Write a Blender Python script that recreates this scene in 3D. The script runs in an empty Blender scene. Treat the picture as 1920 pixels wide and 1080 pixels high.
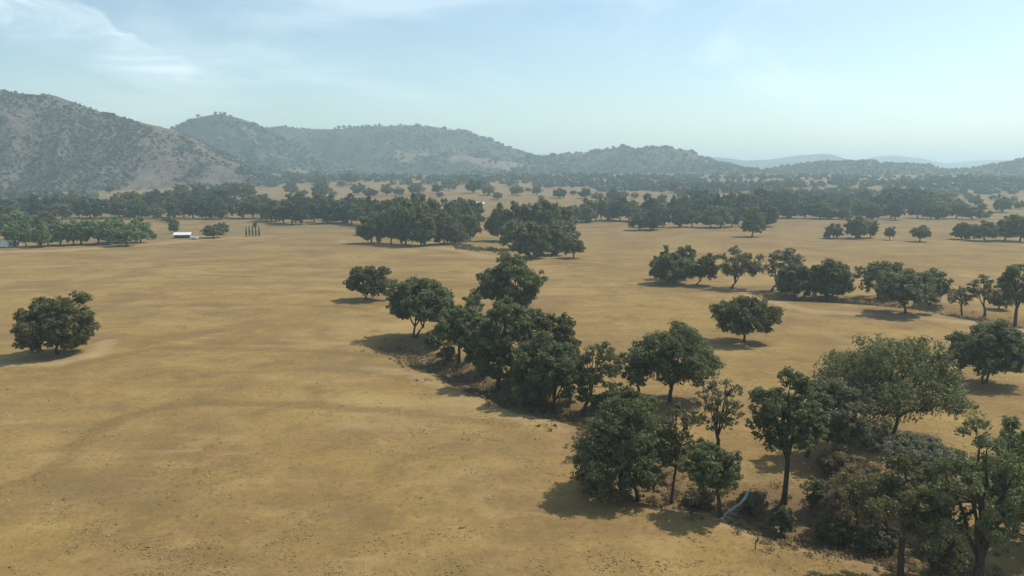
import bpy, math
import numpy as np
from mathutils import Vector

# ------------------------------------------------------------------ camera, sky, sun, exposure
scene = bpy.context.scene
R = math.radians
CAM_H, FOC, HORIZON = 40.0, 1400.0, 325.0            # metres, focal length in px of a 1920 px frame, horizon row
PITCH = math.atan((540 - HORIZON) / FOC)
cam_d = bpy.data.cameras.new('camera')
cam_d.sensor_width = 36.0
cam_d.lens = 36.0 * FOC / 1920
cam_d.clip_start, cam_d.clip_end = 0.5, 40000
cam = bpy.data.objects.new('camera', cam_d)
cam.location = (0, 0, CAM_H)
cam.rotation_euler = (math.pi / 2 - PITCH, 0, 0)
scene.collection.objects.link(cam)
scene.camera = cam

SUN_EL = 54.0
SUN_AZ = math.degrees(math.atan2(0.886, 0.463))       # clockwise from +Y: to the right and a little ahead
world = bpy.data.worlds.new('World'); scene.world = world; world.use_nodes = True
wt = world.node_tree; wt.nodes.clear()


class NT:
    """small node-tree writer"""
    def __init__(s, tree): s.t = tree
    def n(s, kind, **kw):
        nd = s.t.nodes.new(kind)
        ins = kw.pop('ins', {})
        for k, v in kw.items(): setattr(nd, k, v)
        for k, v in ins.items():
            if isinstance(v, bpy.types.NodeSocket): s.t.links.new(v, nd.inputs[k])
            else: nd.inputs[k].default_value = v
        return nd
    def math(s, op, a, b=0.0, c=0.0, clamp=False):
        return s.n('ShaderNodeMath', operation=op, use_clamp=clamp, ins={0: a, 1: b, 2: c}).outputs[0]
    def noise(s, vec, scale, detail=4, rough=0.55, dist=0.0):
        return s.n('ShaderNodeTexNoise', ins={'Vector': vec, 'Scale': scale, 'Detail': detail, 'Roughness': rough, 'Distortion': dist}).outputs[0]
    def ramp(s, fac, a, b, lo=0.0, hi=1.0, smooth=True):
        return s.n('ShaderNodeMapRange', interpolation_type='SMOOTHSTEP' if smooth else 'LINEAR',
                   ins={'Value': fac, 'From Min': a, 'From Max': b, 'To Min': lo, 'To Max': hi}).outputs[0]
    def mix(s, fac, a, b, blend='MIX'):
        nd = s.n('ShaderNodeMix', data_type='RGBA', blend_type=blend)
        for i, v in ((0, fac), (6, a), (7, b)):
            if isinstance(v, bpy.types.NodeSocket): s.t.links.new(v, nd.inputs[i])
            else: nd.inputs[i].default_value = v if i == 0 else (*v[:3], 1)
        return nd.outputs[2]


def px_dir(px, py):
    """ray direction through a pixel of the 1920x1080 photograph"""
    x, y = (px - 960) / FOC, -(py - 540) / FOC
    c, s = math.cos(PITCH), math.sin(PITCH)
    return np.array([x, c + y * s, -s + y * c])


w = NT(wt)
sky = w.n('ShaderNodeTexSky', sky_type='NISHITA', sun_disc=False, sun_elevation=R(SUN_EL), sun_rotation=R(SUN_AZ),
          altitude=300, air_density=1.0, dust_density=1.2, ozone_density=0.0)
gen = w.n('ShaderNodeTexCoord').outputs['Generated']
stretch = w.n('ShaderNodeMapping', ins={0: gen}); stretch.inputs['Scale'].default_value = (1, 1, 3.2)
# thin high cloud veil over the whole sky
veil = w.ramp(w.noise(stretch.outputs[0], 2.3, 6, 0.55, 0.6), 0.44, 0.78, 0, 0.42)
# one bank of cloud with a crisp upper edge, high on the left
a_, b_ = Vector(px_dir(90, -12)).normalized(), Vector(px_dir(362, 116)).normalized()
nrm = b_.cross(a_).normalized()
if nrm.dot(Vector(px_dir(120, 130))) < 0: nrm = -nrm
edge = w.n('ShaderNodeVectorMath', operation='DOT_PRODUCT', ins={0: gen, 1: tuple(nrm)}).outputs['Value']
wob = w.math('MULTIPLY', w.math('SUBTRACT', w.noise(gen, 11, 5, 0.6, 0.4), 0.5), 0.05)
e2 = w.math('ADD', edge, wob)
up_ = w.ramp(e2, -0.002, 0.008)
down_ = w.ramp(e2, 0.012, 0.075, 1.0, 0.0)
along = w.n('ShaderNodeVectorMath', operation='DOT_PRODUCT', ins={0: gen, 1: tuple((a_ * 1.25 - b_ * 0.25).normalized())}).outputs['Value']
lim = w.ramp(w.math('ADD', along, w.math('MULTIPLY', wob, 0.3)), 0.974, 0.986)
bank = w.math('MULTIPLY', w.math('MULTIPLY', up_, down_), lim)
wisp = w.ramp(w.noise(stretch.outputs[0], 7, 9, 0.66, 1.1), 0.30, 0.68, 0.25, 1.0)
cl = w.math('MAXIMUM', veil, w.math('MULTIPLY', w.math('MULTIPLY', bank, wisp), 0.62), clamp=True)
tinted = w.mix(1.0, sky.outputs[0], (0.98, 1.06, 1.0), 'MULTIPLY')
col = w.mix(cl, tinted, (8.6, 9.3, 9.6))
bg = w.n('ShaderNodeBackground', ins={'Color': col, 'Strength': 0.135})
w.n('ShaderNodeOutputWorld', ins={'Surface': bg.outputs[0]})

sun_d = bpy.data.lights.new('sun', 'SUN'); sun_d.energy = 3.9; sun_d.angle = R(0.6); sun_d.color = (1.0, 0.93, 0.82)
sun = bpy.data.objects.new('sun', sun_d); scene.collection.objects.link(sun)
to_sun = Vector((math.sin(R(SUN_AZ)) * math.cos(R(SUN_EL)), math.cos(R(SUN_AZ)) * math.cos(R(SUN_EL)), math.sin(R(SUN_EL))))
sun.rotation_euler = to_sun.to_track_quat('Z', 'Y').to_euler()
sun.location = (200, 100, 300)

scene.view_settings.view_transform = 'Standard'
scene.view_settings.look = 'None'
scene.view_settings.exposure = 0.17
scene.view_settings.gamma = 1.0
scene.view_settings.use_curve_mapping = False
scene.render.engine = 'CYCLES'
scene.cycles.use_denoising = True
scene.cycles.volume_bounces = 4
scene.cycles.max_bounces = 6
scene.cycles.transparent_max_bounces = 8

HAZE_DENSITY, HAZE_COLOR, HAZE_G = 2.4e-4, (0.69, 0.91, 1.0), 0.3

# ------------------------------------------------------------------ helpers: noise, terrain, pixels -> places
_tab = np.random.default_rng(7).random((256, 256))


def vnoise(x, y):
    x = np.asarray(x, float); y = np.asarray(y, float)
    xi, yi = np.floor(x).astype(int), np.floor(y).astype(int)
    fx, fy = x - xi, y - yi
    fx, fy = fx * fx * (3 - 2 * fx), fy * fy * (3 - 2 * fy)
    g = lambda i, j: _tab[i & 255, j & 255]
    return (g(xi, yi) * (1 - fx) + g(xi + 1, yi) * fx) * (1 - fy) + (g(xi, yi + 1) * (1 - fx) + g(xi + 1, yi + 1) * fx) * fy - 0.5


def fbm(x, y, o=4):
    r, a = 0, 1.0
    for k in range(o):
        r = r + a * vnoise(x * 2 ** k + 17.3 * k, y * 2 ** k - 9.1 * k); a *= 0.5
    return r


def sstep(a, b, v):
    t = np.clip((v - a) / (b - a), 0, 1); return t * t * (3 - 2 * t)


def poly_dist(x, y, pts):
    """distance to a polyline in plan"""
    d = np.full(np.shape(x), 1e9)
    for (x0, y0), (x1, y1) in zip(pts[:-1], pts[1:]):
        vx, vy = x1 - x0, y1 - y0
        t = np.clip(((x - x0) * vx + (y - y0) * vy) / (vx * vx + vy * vy), 0, 1)
        d = np.minimum(d, np.hypot(x - x0 - t * vx, y - y0 - t * vy))
    return d


def flat_hit(px, py, z=0.0):
    d = px_dir(px, py); t = (z - CAM_H) / d[2]; return (d[0] * t, d[1] * t)


CREEK = [flat_hit(*p) for p in ((735, 648), (800, 672), (850, 690), (905, 720), (965, 742), (1045, 762), (1105, 782), (1172, 850),
                                (1232, 912), (1310, 928), (1400, 945), (1480, 982), (1560, 1000), (1640, 1020), (1760, 1050), (1900, 1085))]
CREEK += [(CREEK[-1][0] + 30, CREEK[-1][1] - 14)]
CREEK2 = [flat_hit(*p) for p in ((1450, 556), (1540, 560), (1640, 566), (1740, 575), (1830, 592), (1920, 606), (2000, 615))]


def ground(x, y):
    x = np.asarray(x, float); y = np.asarray(y, float)
    z = 36 * sstep(650, 2000, y)
    amp = sstep(120, 1400, np.hypot(x, y))
    z = z + fbm(x / 45, y / 45, 3) * 0.45 + fbm(x / 420 + 3, y / 330, 3) * (1 + 13 * amp) * sstep(250, 1000, y)
    d = poly_dist(x, y, CREEK) + 3.0 * fbm(x / 9, y / 9, 2)
    z = z - 1.7 * (1 - sstep(1.0, 7.5, d))
    d2 = poly_dist(x, y, CREEK2)
    z = z - 1.4 * (1 - sstep(2, 9, d2))
    return z


_ts = np.concatenate([np.linspace(40, 700, 661), np.geomspace(700, 9000, 700)[1:]])


def hit(px, py):
    """where the ray through a pixel meets the ground"""
    d = px_dir(px, py)
    p = _ts[:, None] * d[None]
    below = (p[:, 2] + CAM_H) < ground(p[:, 0], p[:, 1])
    i = int(np.argmax(below)) if below.any() else len(_ts) - 1
    a, b = _ts[max(i - 1, 0)], _ts[i]
    for _ in range(12):
        m = (a + b) / 2; q = m * d
        if q[2] + CAM_H < ground(q[0], q[1]): b = m
        else: a = m
    q = b * d
    return np.array([q[0], q[1], float(ground(q[0], q[1]))])


FWD = np.array([0, math.cos(PITCH), -math.sin(PITCH)]); UPV = np.array([0, math.sin(PITCH), math.cos(PITCH)])


def pole_height(base, top_py):
    r = base - np.array([0, 0, CAM_H]); f0, u0 = r @ FWD, r @ UPV
    k = (540 - top_py) / FOC
    return (k * f0 - u0) / (UPV[2] - k * FWD[2])


def depth(base): return float((base - np.array([0, 0, CAM_H])) @ FWD)


def link(o, parent=None):
    scene.collection.objects.link(o)
    if parent is not None: o.parent = parent
    return o


def mesh(name, V, F, mats, midx=None, smooth=False, attrs=None):
    """V (n,3); F a list of arrays, each (m,3) or (m,4)"""
    me = bpy.data.meshes.new(name)
    F = [np.asarray(f, np.int32) for f in (F if isinstance(F, list) else [F]) if len(f)]
    V = np.asarray(V, np.float32)
    me.vertices.add(len(V)); me.vertices.foreach_set('co', V.ravel())
    loops = np.concatenate([f.ravel() for f in F])
    tot = np.concatenate([np.full(len(f), f.shape[1], np.int32) for f in F])
    me.loops.add(len(loops)); me.loops.foreach_set('vertex_index', loops)
    me.polygons.add(len(tot)); me.polygons.foreach_set('loop_start', np.concatenate([[0], np.cumsum(tot)[:-1]]).astype(np.int32))
    if midx is not None: me.polygons.foreach_set('material_index', np.asarray(midx, np.int32))
    me.polygons.foreach_set('use_smooth', np.full(len(tot), smooth))
    for k, v in (attrs or {}).items():
        at = me.attributes.new(k, 'FLOAT', 'POINT'); at.data.foreach_set('value', np.asarray(v, np.float32))
    for m in (mats if isinstance(mats, (list, tuple)) else [mats]): me.materials.append(m)
    me.update(calc_edges=True)
    return me


def tag(o, label=None, cat=None, group=None, kind=None):
    if label: o['label'] = label
    if cat: o['category'] = cat
    if group: o['group'] = group
    if kind: o['kind'] = kind
    return o


def empty(name, loc, rz=0.0):
    o = bpy.data.objects.new(name, None); o.location = loc; o.rotation_euler = (0, 0, rz); o.empty_display_size = 0.5
    return link(o)


# ------------------------------------------------------------------ materials
def new_mat(name):
    m = bpy.data.materials.new(name); m.use_nodes = True; m.node_tree.nodes.clear(); return m, NT(m.node_tree)


def leaf_mat(name, c0, c1, trans=0.25):
    m, t = new_mat(name)
    tint = t.n('ShaderNodeAttribute', attribute_name='tint').outputs['Fac']
    orand = t.n('ShaderNodeObjectInfo').outputs['Random']
    f = t.math('ADD', tint, t.math('MULTIPLY', t.math('SUBTRACT', orand, 0.5), 0.3), clamp=True)
    c = t.mix(f, c0, c1)
    d = t.n('ShaderNodeBsdfPrincipled', ins={'Base Color': c, 'Roughness': 0.6, 'Specular IOR Level': 0.25})
    tr = t.n('ShaderNodeBsdfTranslucent', ins={'Color': t.mix(0.5, c, (c1[0] * 1.2, c1[1] * 1.25, c1[2] * 0.6))})
    mx = t.n('ShaderNodeMixShader', ins={0: trans, 1: d.outputs[0], 2: tr.outputs[0]})
    t.n('ShaderNodeOutputMaterial', ins={'Surface': mx.outputs[0]})
    return m


LEAF = {
    'dark': leaf_mat('leaf_dark', (0.070, 0.086, 0.038), (0.205, 0.216, 0.100), 0.38),
    'olive': leaf_mat('leaf_olive', (0.068, 0.073, 0.028), (0.185, 0.176, 0.074), 0.35),
    'grey': leaf_mat('leaf_grey', (0.095, 0.098, 0.060), (0.225, 0.212, 0.132), 0.35),
    'brown': leaf_mat('leaf_brown', (0.130, 0.098, 0.056), (0.270, 0.212, 0.128), 0.35),
    'green': leaf_mat('leaf_green', (0.115, 0.170, 0.075), (0.240, 0.310, 0.150), 0.32),
    'far': leaf_mat('leaf_far', (0.040, 0.058, 0.036), (0.105, 0.118, 0.066), 0.15),
    'scrub': leaf_mat('leaf_scrub', (0.066, 0.068, 0.050), (0.125, 0.115, 0.086), 0.1),
    'straw': leaf_mat('straw', (0.230, 0.170, 0.074), (0.370, 0.285, 0.130), 0.3),
}


def bark_mat(name, c0, c1):
    m, t = new_mat(name)
    o = t.n('ShaderNodeTexCoord').outputs['Object']
    mp = t.n('ShaderNodeMapping', ins={0: o}); mp.inputs['Scale'].default_value = (4, 4, 0.8)
    nz = t.noise(mp.outputs[0], 2.5, 5, 0.65)
    c = t.mix(t.ramp(nz, 0.3, 0.7), c0, c1)
    bp = t.n('ShaderNodeBump', ins={'Strength': 0.7, 'Distance': 0.06, 'Height': nz})
    d = t.n('ShaderNodeBsdfPrincipled', ins={'Base Color': c, 'Roughness': 0.95, 'Specular IOR Level': 0.1, 'Normal': bp.outputs[0]})
    t.n('ShaderNodeOutputMaterial', ins={'Surface': d.outputs[0]})
    return m


BARK = bark_mat('bark_dark', (0.035, 0.028, 0.022), (0.095, 0.080, 0.065))
BARK_PALE = bark_mat('bark_pale', (0.22, 0.20, 0.17), (0.48, 0.45, 0.40))


def plain_mat(name, col, rough=0.7, metal=0.0, var=0.15, scale=1.5):
    m, t = new_mat(name)
    o = t.n('ShaderNodeTexCoord').outputs['Object']
    nz = t.noise(o, scale, 5, 0.6)
    c = t.mix(t.ramp(nz, 0.3, 0.75), tuple(v * (1 - var) for v in col), tuple(min(1, v * (1 + var)) for v in col))
    d = t.n('ShaderNodeBsdfPrincipled', ins={'Base Color': c, 'Roughness': rough, 'Metallic': metal})
    t.n('ShaderNodeOutputMaterial', ins={'Surface': d.outputs[0]})
    return m


M_WHITE = plain_mat('white_sheet_metal', (0.74, 0.74, 0.72), 0.5)
M_WALL = plain_mat('weathered_board', (0.30, 0.27, 0.23), 0.9)
M_DARK = plain_mat('dark_opening', (0.03, 0.03, 0.03), 0.8)
M_GLASS = plain_mat('window_glass', (0.05, 0.06, 0.07), 0.1)
M_TYRE = plain_mat('tyre_rubber', (0.03, 0.03, 0.03), 0.9)


def ground_mat():
    m, t = new_mat('dry_grassland')
    geo = t.n('ShaderNodeNewGeometry').outputs['Position']
    A = lambda k: t.n('ShaderNodeAttribute', attribute_name=k).outputs['Fac']
    big = t.noise(geo, 0.011, 5, 0.6, 0.8)
    mid = t.noise(geo, 0.035, 5, 0.6, 0.3)
    st = t.n('ShaderNodeMapping', ins={0: geo}); st.inputs['Scale'].default_value = (0.35, 1, 1)
    st.inputs['Rotation'].default_value = (0, 0, 0.25)
    streak = t.noise(st.outputs[0], 0.22, 5, 0.65, 0.5)
    fine = t.noise(geo, 1.1, 6, 0.72, 0.4)
    st2 = t.n('ShaderNodeMapping', ins={0: geo}); st2.inputs['Scale'].default_value = (0.3, 1, 1)
    drift = t.noise(st2.outputs[0], 0.045, 7, 0.68, 0.3)
    vfine = t.noise(geo, 5.0, 3, 0.7)
    c = t.mix(t.ramp(big, 0.36, 0.66), (0.276, 0.183, 0.062), (0.320, 0.218, 0.085))
    c = t.mix(t.ramp(mid, 0.42, 0.66, 0, 0.85), c, (0.210, 0.132, 0.059))
    c = t.mix(t.ramp(streak, 0.50, 0.74, 0, 0.55), c, (0.369, 0.254, 0.112))
    c = t.mix(t.ramp(fine, 0.53, 0.76, 0, 0.55), c, (0.380, 0.259, 0.106))
    c = t.mix(t.ramp(fine, 0.50, 0.26, 0, 0.9), c, (0.138, 0.093, 0.039))
    patch = t.noise(geo, 0.10, 7, 0.72, 0.2)
    c = t.mix(t.ramp(patch, 0.49, 0.66, 0, 0.75), c, (0.182, 0.124, 0.051))
    c = t.mix(t.ramp(patch, 0.47, 0.30, 0, 0.7), c, (0.364, 0.254, 0.102))
    c = t.mix(t.ramp(vfine, 0.52, 0.30, 0, 0.45), c, (0.143, 0.093, 0.043))
    c = t.mix(t.ramp(drift, 0.50, 0.70, 0, 0.4), c, (0.177, 0.120, 0.056))
    c = t.mix(t.ramp(drift, 0.46, 0.30, 0, 0.5), c, (0.374, 0.280, 0.128))
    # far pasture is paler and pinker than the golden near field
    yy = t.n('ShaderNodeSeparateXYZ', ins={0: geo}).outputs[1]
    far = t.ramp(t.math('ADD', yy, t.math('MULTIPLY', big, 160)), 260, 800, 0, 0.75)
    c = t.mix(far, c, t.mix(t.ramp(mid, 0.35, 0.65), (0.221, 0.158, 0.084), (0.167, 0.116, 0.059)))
    c = t.mix(t.ramp(drift, 0.50, 0.66, 0, 0.35), c, (0.177, 0.124, 0.066))
    c = t.mix(t.math('MULTIPLY', A('pale'), 0.75), c, (0.507, 0.386, 0.248))
    c = t.mix(t.math('MULTIPLY', A('green'), t.ramp(mid, 0.3, 0.7, 0.35, 0.8)), c, (0.171, 0.152, 0.074))
    c = t.mix(t.math('MULTIPLY', A('track'), t.ramp(fine, 0.25, 0.7, 0.9, 0.5)), c, (0.165, 0.108, 0.048))
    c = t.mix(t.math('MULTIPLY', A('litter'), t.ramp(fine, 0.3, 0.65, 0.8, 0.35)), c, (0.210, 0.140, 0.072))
    c = t.mix(t.math('MULTIPLY', A('bank'), t.ramp(fine, 0.3, 0.7, 1.0, 0.55)), c, (0.165, 0.108, 0.059))
    h = t.math('ADD', t.math('MULTIPLY', fine, 0.30), t.math('MULTIPLY', vfine, 0.10))
    bp = t.n('ShaderNodeBump', ins={'Strength': 0.8, 'Distance': 0.7, 'Height': h})
    d = t.n('ShaderNodeBsdfPrincipled', ins={'Base Color': c, 'Roughness': 0.95, 'Specular IOR Level': 0.05, 'Normal': bp.outputs[0]})
    t.n('ShaderNodeOutputMaterial', ins={'Surface': d.outputs[0]})
    return m


def hill_mat(name, grass, scrub, cover, scale):
    m, t = new_mat(name)
    geo = t.n('ShaderNodeNewGeometry').outputs['Position']
    a = t.noise(geo, scale, 6, 0.7, 0.6)
    b = t.noise(geo, scale * 0.16, 4, 0.6, 0.8)
    rock = t.noise(geo, scale * 0.6, 5, 0.75)
    f = t.math('ADD', a, t.math('MULTIPLY', t.math('SUBTRACT', b, 0.5), 0.7))
    c = t.mix(t.ramp(rock, 0.40, 0.66), grass, tuple(v * 1.25 for v in grass))
    c = t.mix(t.ramp(rock, 0.68, 0.74, 0, 0.6), c, (0.36, 0.34, 0.32))
    c = t.mix(t.ramp(f, 0.72 - cover * 0.42, 0.78 - cover * 0.42), c, scrub)
    md = t.n('ShaderNodeAttribute', attribute_name='meadow').outputs['Fac']
    c = t.mix(t.ramp(t.math('ADD', md, t.math('MULTIPLY', t.math('SUBTRACT', a, 0.5), 0.8)), 0.45, 0.8, 0, 0.6), c, (0.27, 0.22, 0.16))
    bp = t.n('ShaderNodeBump', ins={'Strength': 0.9, 'Distance': 5.0, 'Height': a})
    d = t.n('ShaderNodeBsdfPrincipled', ins={'Base Color': c, 'Roughness': 0.95, 'Specular IOR Level': 0.05, 'Normal': bp.outputs[0]})
    t.n('ShaderNodeOutputMaterial', ins={'Surface': d.outputs[0]})
    return m


# ------------------------------------------------------------------ the ground: one sheet to the horizon
def axis(lo, hi, step, a, b, ratio=1.06):
    core = list(np.arange(lo, hi + step, step)); s = step
    up = [core[-1]]
    while up[-1] < b: s *= ratio; up.append(up[-1] + s)
    s = step; dn = [core[0]]
    while dn[-1] > a: s *= ratio; dn.append(dn[-1] - s)
    return np.array(dn[:0:-1] + core + up[1:])


gx, gy = axis(-110, 150, 1.7, -9500, 9500), axis(55, 330, 1.5, -1500, 12500, 1.06)
GX, GY = np.meshgrid(gx, gy)
GZ = ground(GX, GY)


def grid_faces(nx, ny):
    i = np.arange(nx - 1)[None] + nx * np.arange(ny - 1)[:, None]
    return np.stack([i, i + 1, i + nx + 1, i + nx], -1).reshape(-1, 4)


def line(*pts): return [flat_hit(*p) for p in pts]


def soft(pts, w, j=0.8):
    d = poly_dist(GX, GY, pts) + j * fbm(GX / 5, GY / 5, 2)
    return 1 - sstep(w * 0.45, w, d)


track = np.maximum.reduce([
    0.85 * soft(line((-60, 935), (0, 915), (95, 885), (160, 820), (215, 788), (300, 766), (400, 756), (560, 760), (740, 770), (960, 795)), 2.1),
    0.8 * soft(line((40, 697), (110, 694), (200, 672), (300, 653), (450, 655), (640, 662), (760, 668)), 2.6),
    0.6 * soft(line((330, 577), (520, 570), (660, 578), (730, 590)), 2.2),
    0.6 * soft(line((1010, 497), (1100, 492), (1180, 505)), 3.0),
    0.6 * soft(line((1130, 458), (1200, 456)), 4.0),
    0.6 * soft(line((1560, 1090), (1480, 1058), (1420, 1040)), 1.5)])
pale = np.maximum.reduce([
    0.35 * soft(line((1380, 541), (1450, 566), (1520, 584), (1640, 590), (1740, 597), (1830, 606), (1930, 622)), 3.5),
    0.4 * soft(line((20, 684), (110, 682), (170, 668), (205, 640)), 3.0),
    0.4 * soft(line((-20, 472), (100, 470), (280, 459), (380, 450), (500, 445)), 6),
    0.35 * soft(line((1240, 950), (1300, 957), (1380, 985), (1460, 1005), (1560, 1030), (1640, 1050), (1720, 1078)), 2.2),
    0.3 * soft(line((640, 452), (760, 462), (840, 466), (960, 490)), 6),
    0.25 * soft(line((690, 690), (770, 700), (860, 740), (950, 775), (1060, 800)), 2.5)])
bankd = poly_dist(GX, GY, CREEK) + 3.0 * fbm(GX / 9, GY / 9, 2)
bank = np.maximum(1 - sstep(2.5, 7.0, bankd), 0.8 * (1 - sstep(2, 7, poly_dist(GX, GY, CREEK2))))
green = np.zeros_like(GX)
for (qx, qy, rx, ry) in ((-205, 500, 40, 34), (-150, 560, 60, 40), (-240, 480, 45, 25)):
    green = np.maximum(green, 1 - sstep(0.5, 1.0, np.hypot((GX - qx) / rx, (GY - qy) / ry) + 0.3 * fbm(GX / 14, GY / 14, 3)))
GROUND_ATTR = {'track': track, 'pale': pale, 'bank': bank, 'green': green}

# ------------------------------------------------------------------ hills
HILLS = []


def meadow(X, Y, v):
    return sstep(0.45, 0.7, np.abs(v)) * sstep(0.02, 0.22, fbm(X / 260 + 5, Y / 170, 3))


def hill(name, label, prof, D, Wf, Wb, spur, mat, nx=170, ny=64, seed=0, toe=None):
    pts = []
    for px, py in prof:
        d = px_dir(px, py); t = D / d[1]; pts.append((d[0] * t, CAM_H + d[2] * t))
    px_, pz_ = np.array(pts).T
    x = np.linspace(px_[0], px_[-1], nx); v = np.linspace(-1, 1, ny)
    X, Vv = np.meshgrid(x, v)

    def zf(X, Vv):
        zr = np.interp(X, px_, pz_)
        ends = sstep(0, 0.06, (X - px_[0]) / (px_[-1] - px_[0])) * sstep(0, 0.06, (px_[-1] - X) / (px_[-1] - px_[0]))
        Wl = Wf * (0.8 + 0.5 * fbm(X / (Wf * 0.45) + seed, X * 0 + seed, 3))
        if toe: Wl = Wl * np.interp((X / D) * FOC + 960, *toe)
        Y = D + np.where(Vv < 0, Vv * Wl, Vv * Wb)
        s = np.abs(Vv)
        f = 1 - sstep(0, 1, s) * 0.55 - 0.45 * s
        base = ground(X, Y) - 3
        z = base + (zr - base) * f
        ridg = 1 - np.abs(fbm(X / (spur * 5) + seed, Y / (spur * 9), 4)) * 2.6
        z = z + (zr - base) * 0.30 * (ridg - 0.6) * np.clip(s * (1.05 - s) * 3.2, 0, 1)
        z = z + fbm(X / 60 + seed, Y / 60, 3) * 5 * np.clip(s * 6, 0.12, 1) * (zr - base > 8)
        z = np.where(s > 0.985, base - 4, z)
        return Y, z
    Y, Z = zf(X, Vv)
    me = mesh(name, np.stack([X, Y, Z], -1).reshape(-1, 3), grid_faces(nx, ny), mat, smooth=True,
              attrs={'meadow': meadow(X, Y, Vv).ravel()})
    o = link(bpy.data.objects.new(name, me)); o['kind'] = 'structure'; o['label'] = label
    HILLS.append((px_[0], px_[-1], zf, o))
    return o


H1 = hill_mat('hill_dry_rocky', (0.150, 0.120, 0.095), (0.080, 0.078, 0.062), 0.50, 0.11)
H2 = hill_mat('hill_chaparral', (0.165, 0.140, 0.105), (0.066, 0.072, 0.052), 0.9, 0.050)
H3 = hill_mat('hill_far', (0.14, 0.13, 0.11), (0.085, 0.095, 0.085), 0.7, 0.02)
hill('hill', 'far blue mountains fading into haze on the right', [(1230, 318), (1270, 300), (1310, 293), (1340, 295), (1380, 301), (1440, 299), (1500, 291), (1540, 288), (1570, 296), (1640, 318)], 5200, 1500, 1500, 120, H3, 90, 30, 11)
hill('hill', 'farthest pale mountains on the right horizon', [(1560, 318), (1630, 297), (1665, 291), (1700, 296), (1730, 305), (1760, 310), (1800, 306), (1840, 300), (1880, 299), (1920, 304), (2010, 300), (2200, 318)], 6400, 1500, 1500, 120, H3, 110, 30, 12)
hill('hill', 'long wooded ridge across the centre', [(380, 290), (440, 256), (490, 240), (530, 235), (560, 240), (600, 240), (640, 240), (700, 236), (775, 234), (820, 240), (860, 243), (920, 262), (960, 279), (1000, 292), (1060, 309), (1140, 328)], 3000, 1050, 900, 55, H2, 190, 70, 3)
hill('hill', 'rounded dark peak left of centre', [(170, 330), (250, 262), (300, 250), (330, 238), (370, 219), (410, 211), (450, 220), (490, 238), (515, 252), (560, 275), (640, 312), (700, 330)], 2350, 750, 700, 45, H2, 150, 64, 4)
hill('hill', 'low rocky knoll right of centre', [(900, 326), (950, 306), (980, 298), (1020, 291), (1060, 288), (1100, 285), (1130, 281), (1160, 274), (1190, 279), (1215, 277), (1250, 278), (1280, 284), (1300, 296), (1340, 307), (1380, 318), (1420, 324), (1480, 332)], 2500, 640, 600, 40, H2, 150, 60, 5)
hill('hill', 'low dark wooded rise on the right', [(1390, 332), (1430, 324), (1460, 317), (1500, 310), (1550, 305), (1600, 304), (1660, 306), (1720, 311), (1760, 321), (1830, 328), (1880, 334)], 2300, 520, 500, 40, H2, 120, 50, 6)
hill('hill', 'wooded hill at the right edge', [(1740, 336), (1790, 329), (1840, 321), (1870, 312), (1900, 304), (1930, 300), (1990, 290), (2100, 292), (2250, 330)], 2050, 520, 500, 40, H2, 120, 50, 7)
hill('hill', 'big brown rocky hillside on the left', [(-520, 250), (-300, 196), (-150, 182), (-60, 172), (0, 170), (60, 176), (100, 178), (150, 195), (200, 213), (260, 229), (300, 238), (340, 258), (400, 292), (460, 318), (540, 340)], 1500, 640, 500, 34, H1, 230, 110, 8,
     toe=([-600, 20, 120, 220, 420], [1.0, 0.95, 0.62, 0.40, 0.30]))
# ------------------------------------------------------------------ foliage and limbs
def leaf_cards(rng, C, N, size, asp=0.62):
    n = len(C)
    N = N / (np.linalg.norm(N, axis=1, keepdims=True) + 1e-9)
    r = rng.normal(size=(n, 3)); T = np.cross(N, r); T /= np.linalg.norm(T, axis=1, keepdims=True) + 1e-9
    B = np.cross(N, T)
    s = (size * rng.uniform(0.65, 1.35, n))[:, None]
    V = np.stack([C + T * s * 0.6, C + B * s * asp * 0.6, C - T * s * 0.6, C - B * s * asp * 0.6], 1).reshape(-1, 3)
    F = np.arange(n * 4).reshape(n, 4)
    return V, F


def tubes(paths, sides=6):
    """paths: list of (points (k,3), radii (k,))"""
    VV, FF, o = [], [], 0
    ang = np.linspace(0, 2 * math.pi, sides, endpoint=False)
    for P, r in paths:
        P = np.asarray(P, float); r = np.asarray(r, float); k = len(P)
        T = np.gradient(P, axis=0); T /= np.linalg.norm(T, axis=1, keepdims=True) + 1e-9
        ref = np.where(np.abs(T[:, 2:3]) > 0.8, np.array([[1., 0, 0]]), np.array([[0, 0, 1.]]))
        U = np.cross(T, ref); U /= np.linalg.norm(U, axis=1, keepdims=True) + 1e-9
        W_ = np.cross(T, U)
        ring = P[:, None] + r[:, None, None] * (np.cos(ang)[None, :, None] * U[:, None] + np.sin(ang)[None, :, None] * W_[:, None])
        VV.append(ring.reshape(-1, 3))
        i = np.arange(sides); j = (i + 1) % sides
        for a in range(k - 1):
            FF.append(np.stack([o + a * sides + i, o + a * sides + j, o + (a + 1) * sides + j, o + (a + 1) * sides + i], -1))
        FF.append(np.stack([o + (k - 1) * sides + i, o + (k - 1) * sides + j, np.full(sides, o + k * sides), np.full(sides, o + k * sides)], -1)[:0])
        o += k * sides
    return np.concatenate(VV), np.concatenate([f for f in FF if len(f)])


def bez(a, m, b, k=7):
    t = np.linspace(0, 1, k)[:, None]
    return (1 - t) ** 2 * a + 2 * t * (1 - t) * m + t ** 2 * b


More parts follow.
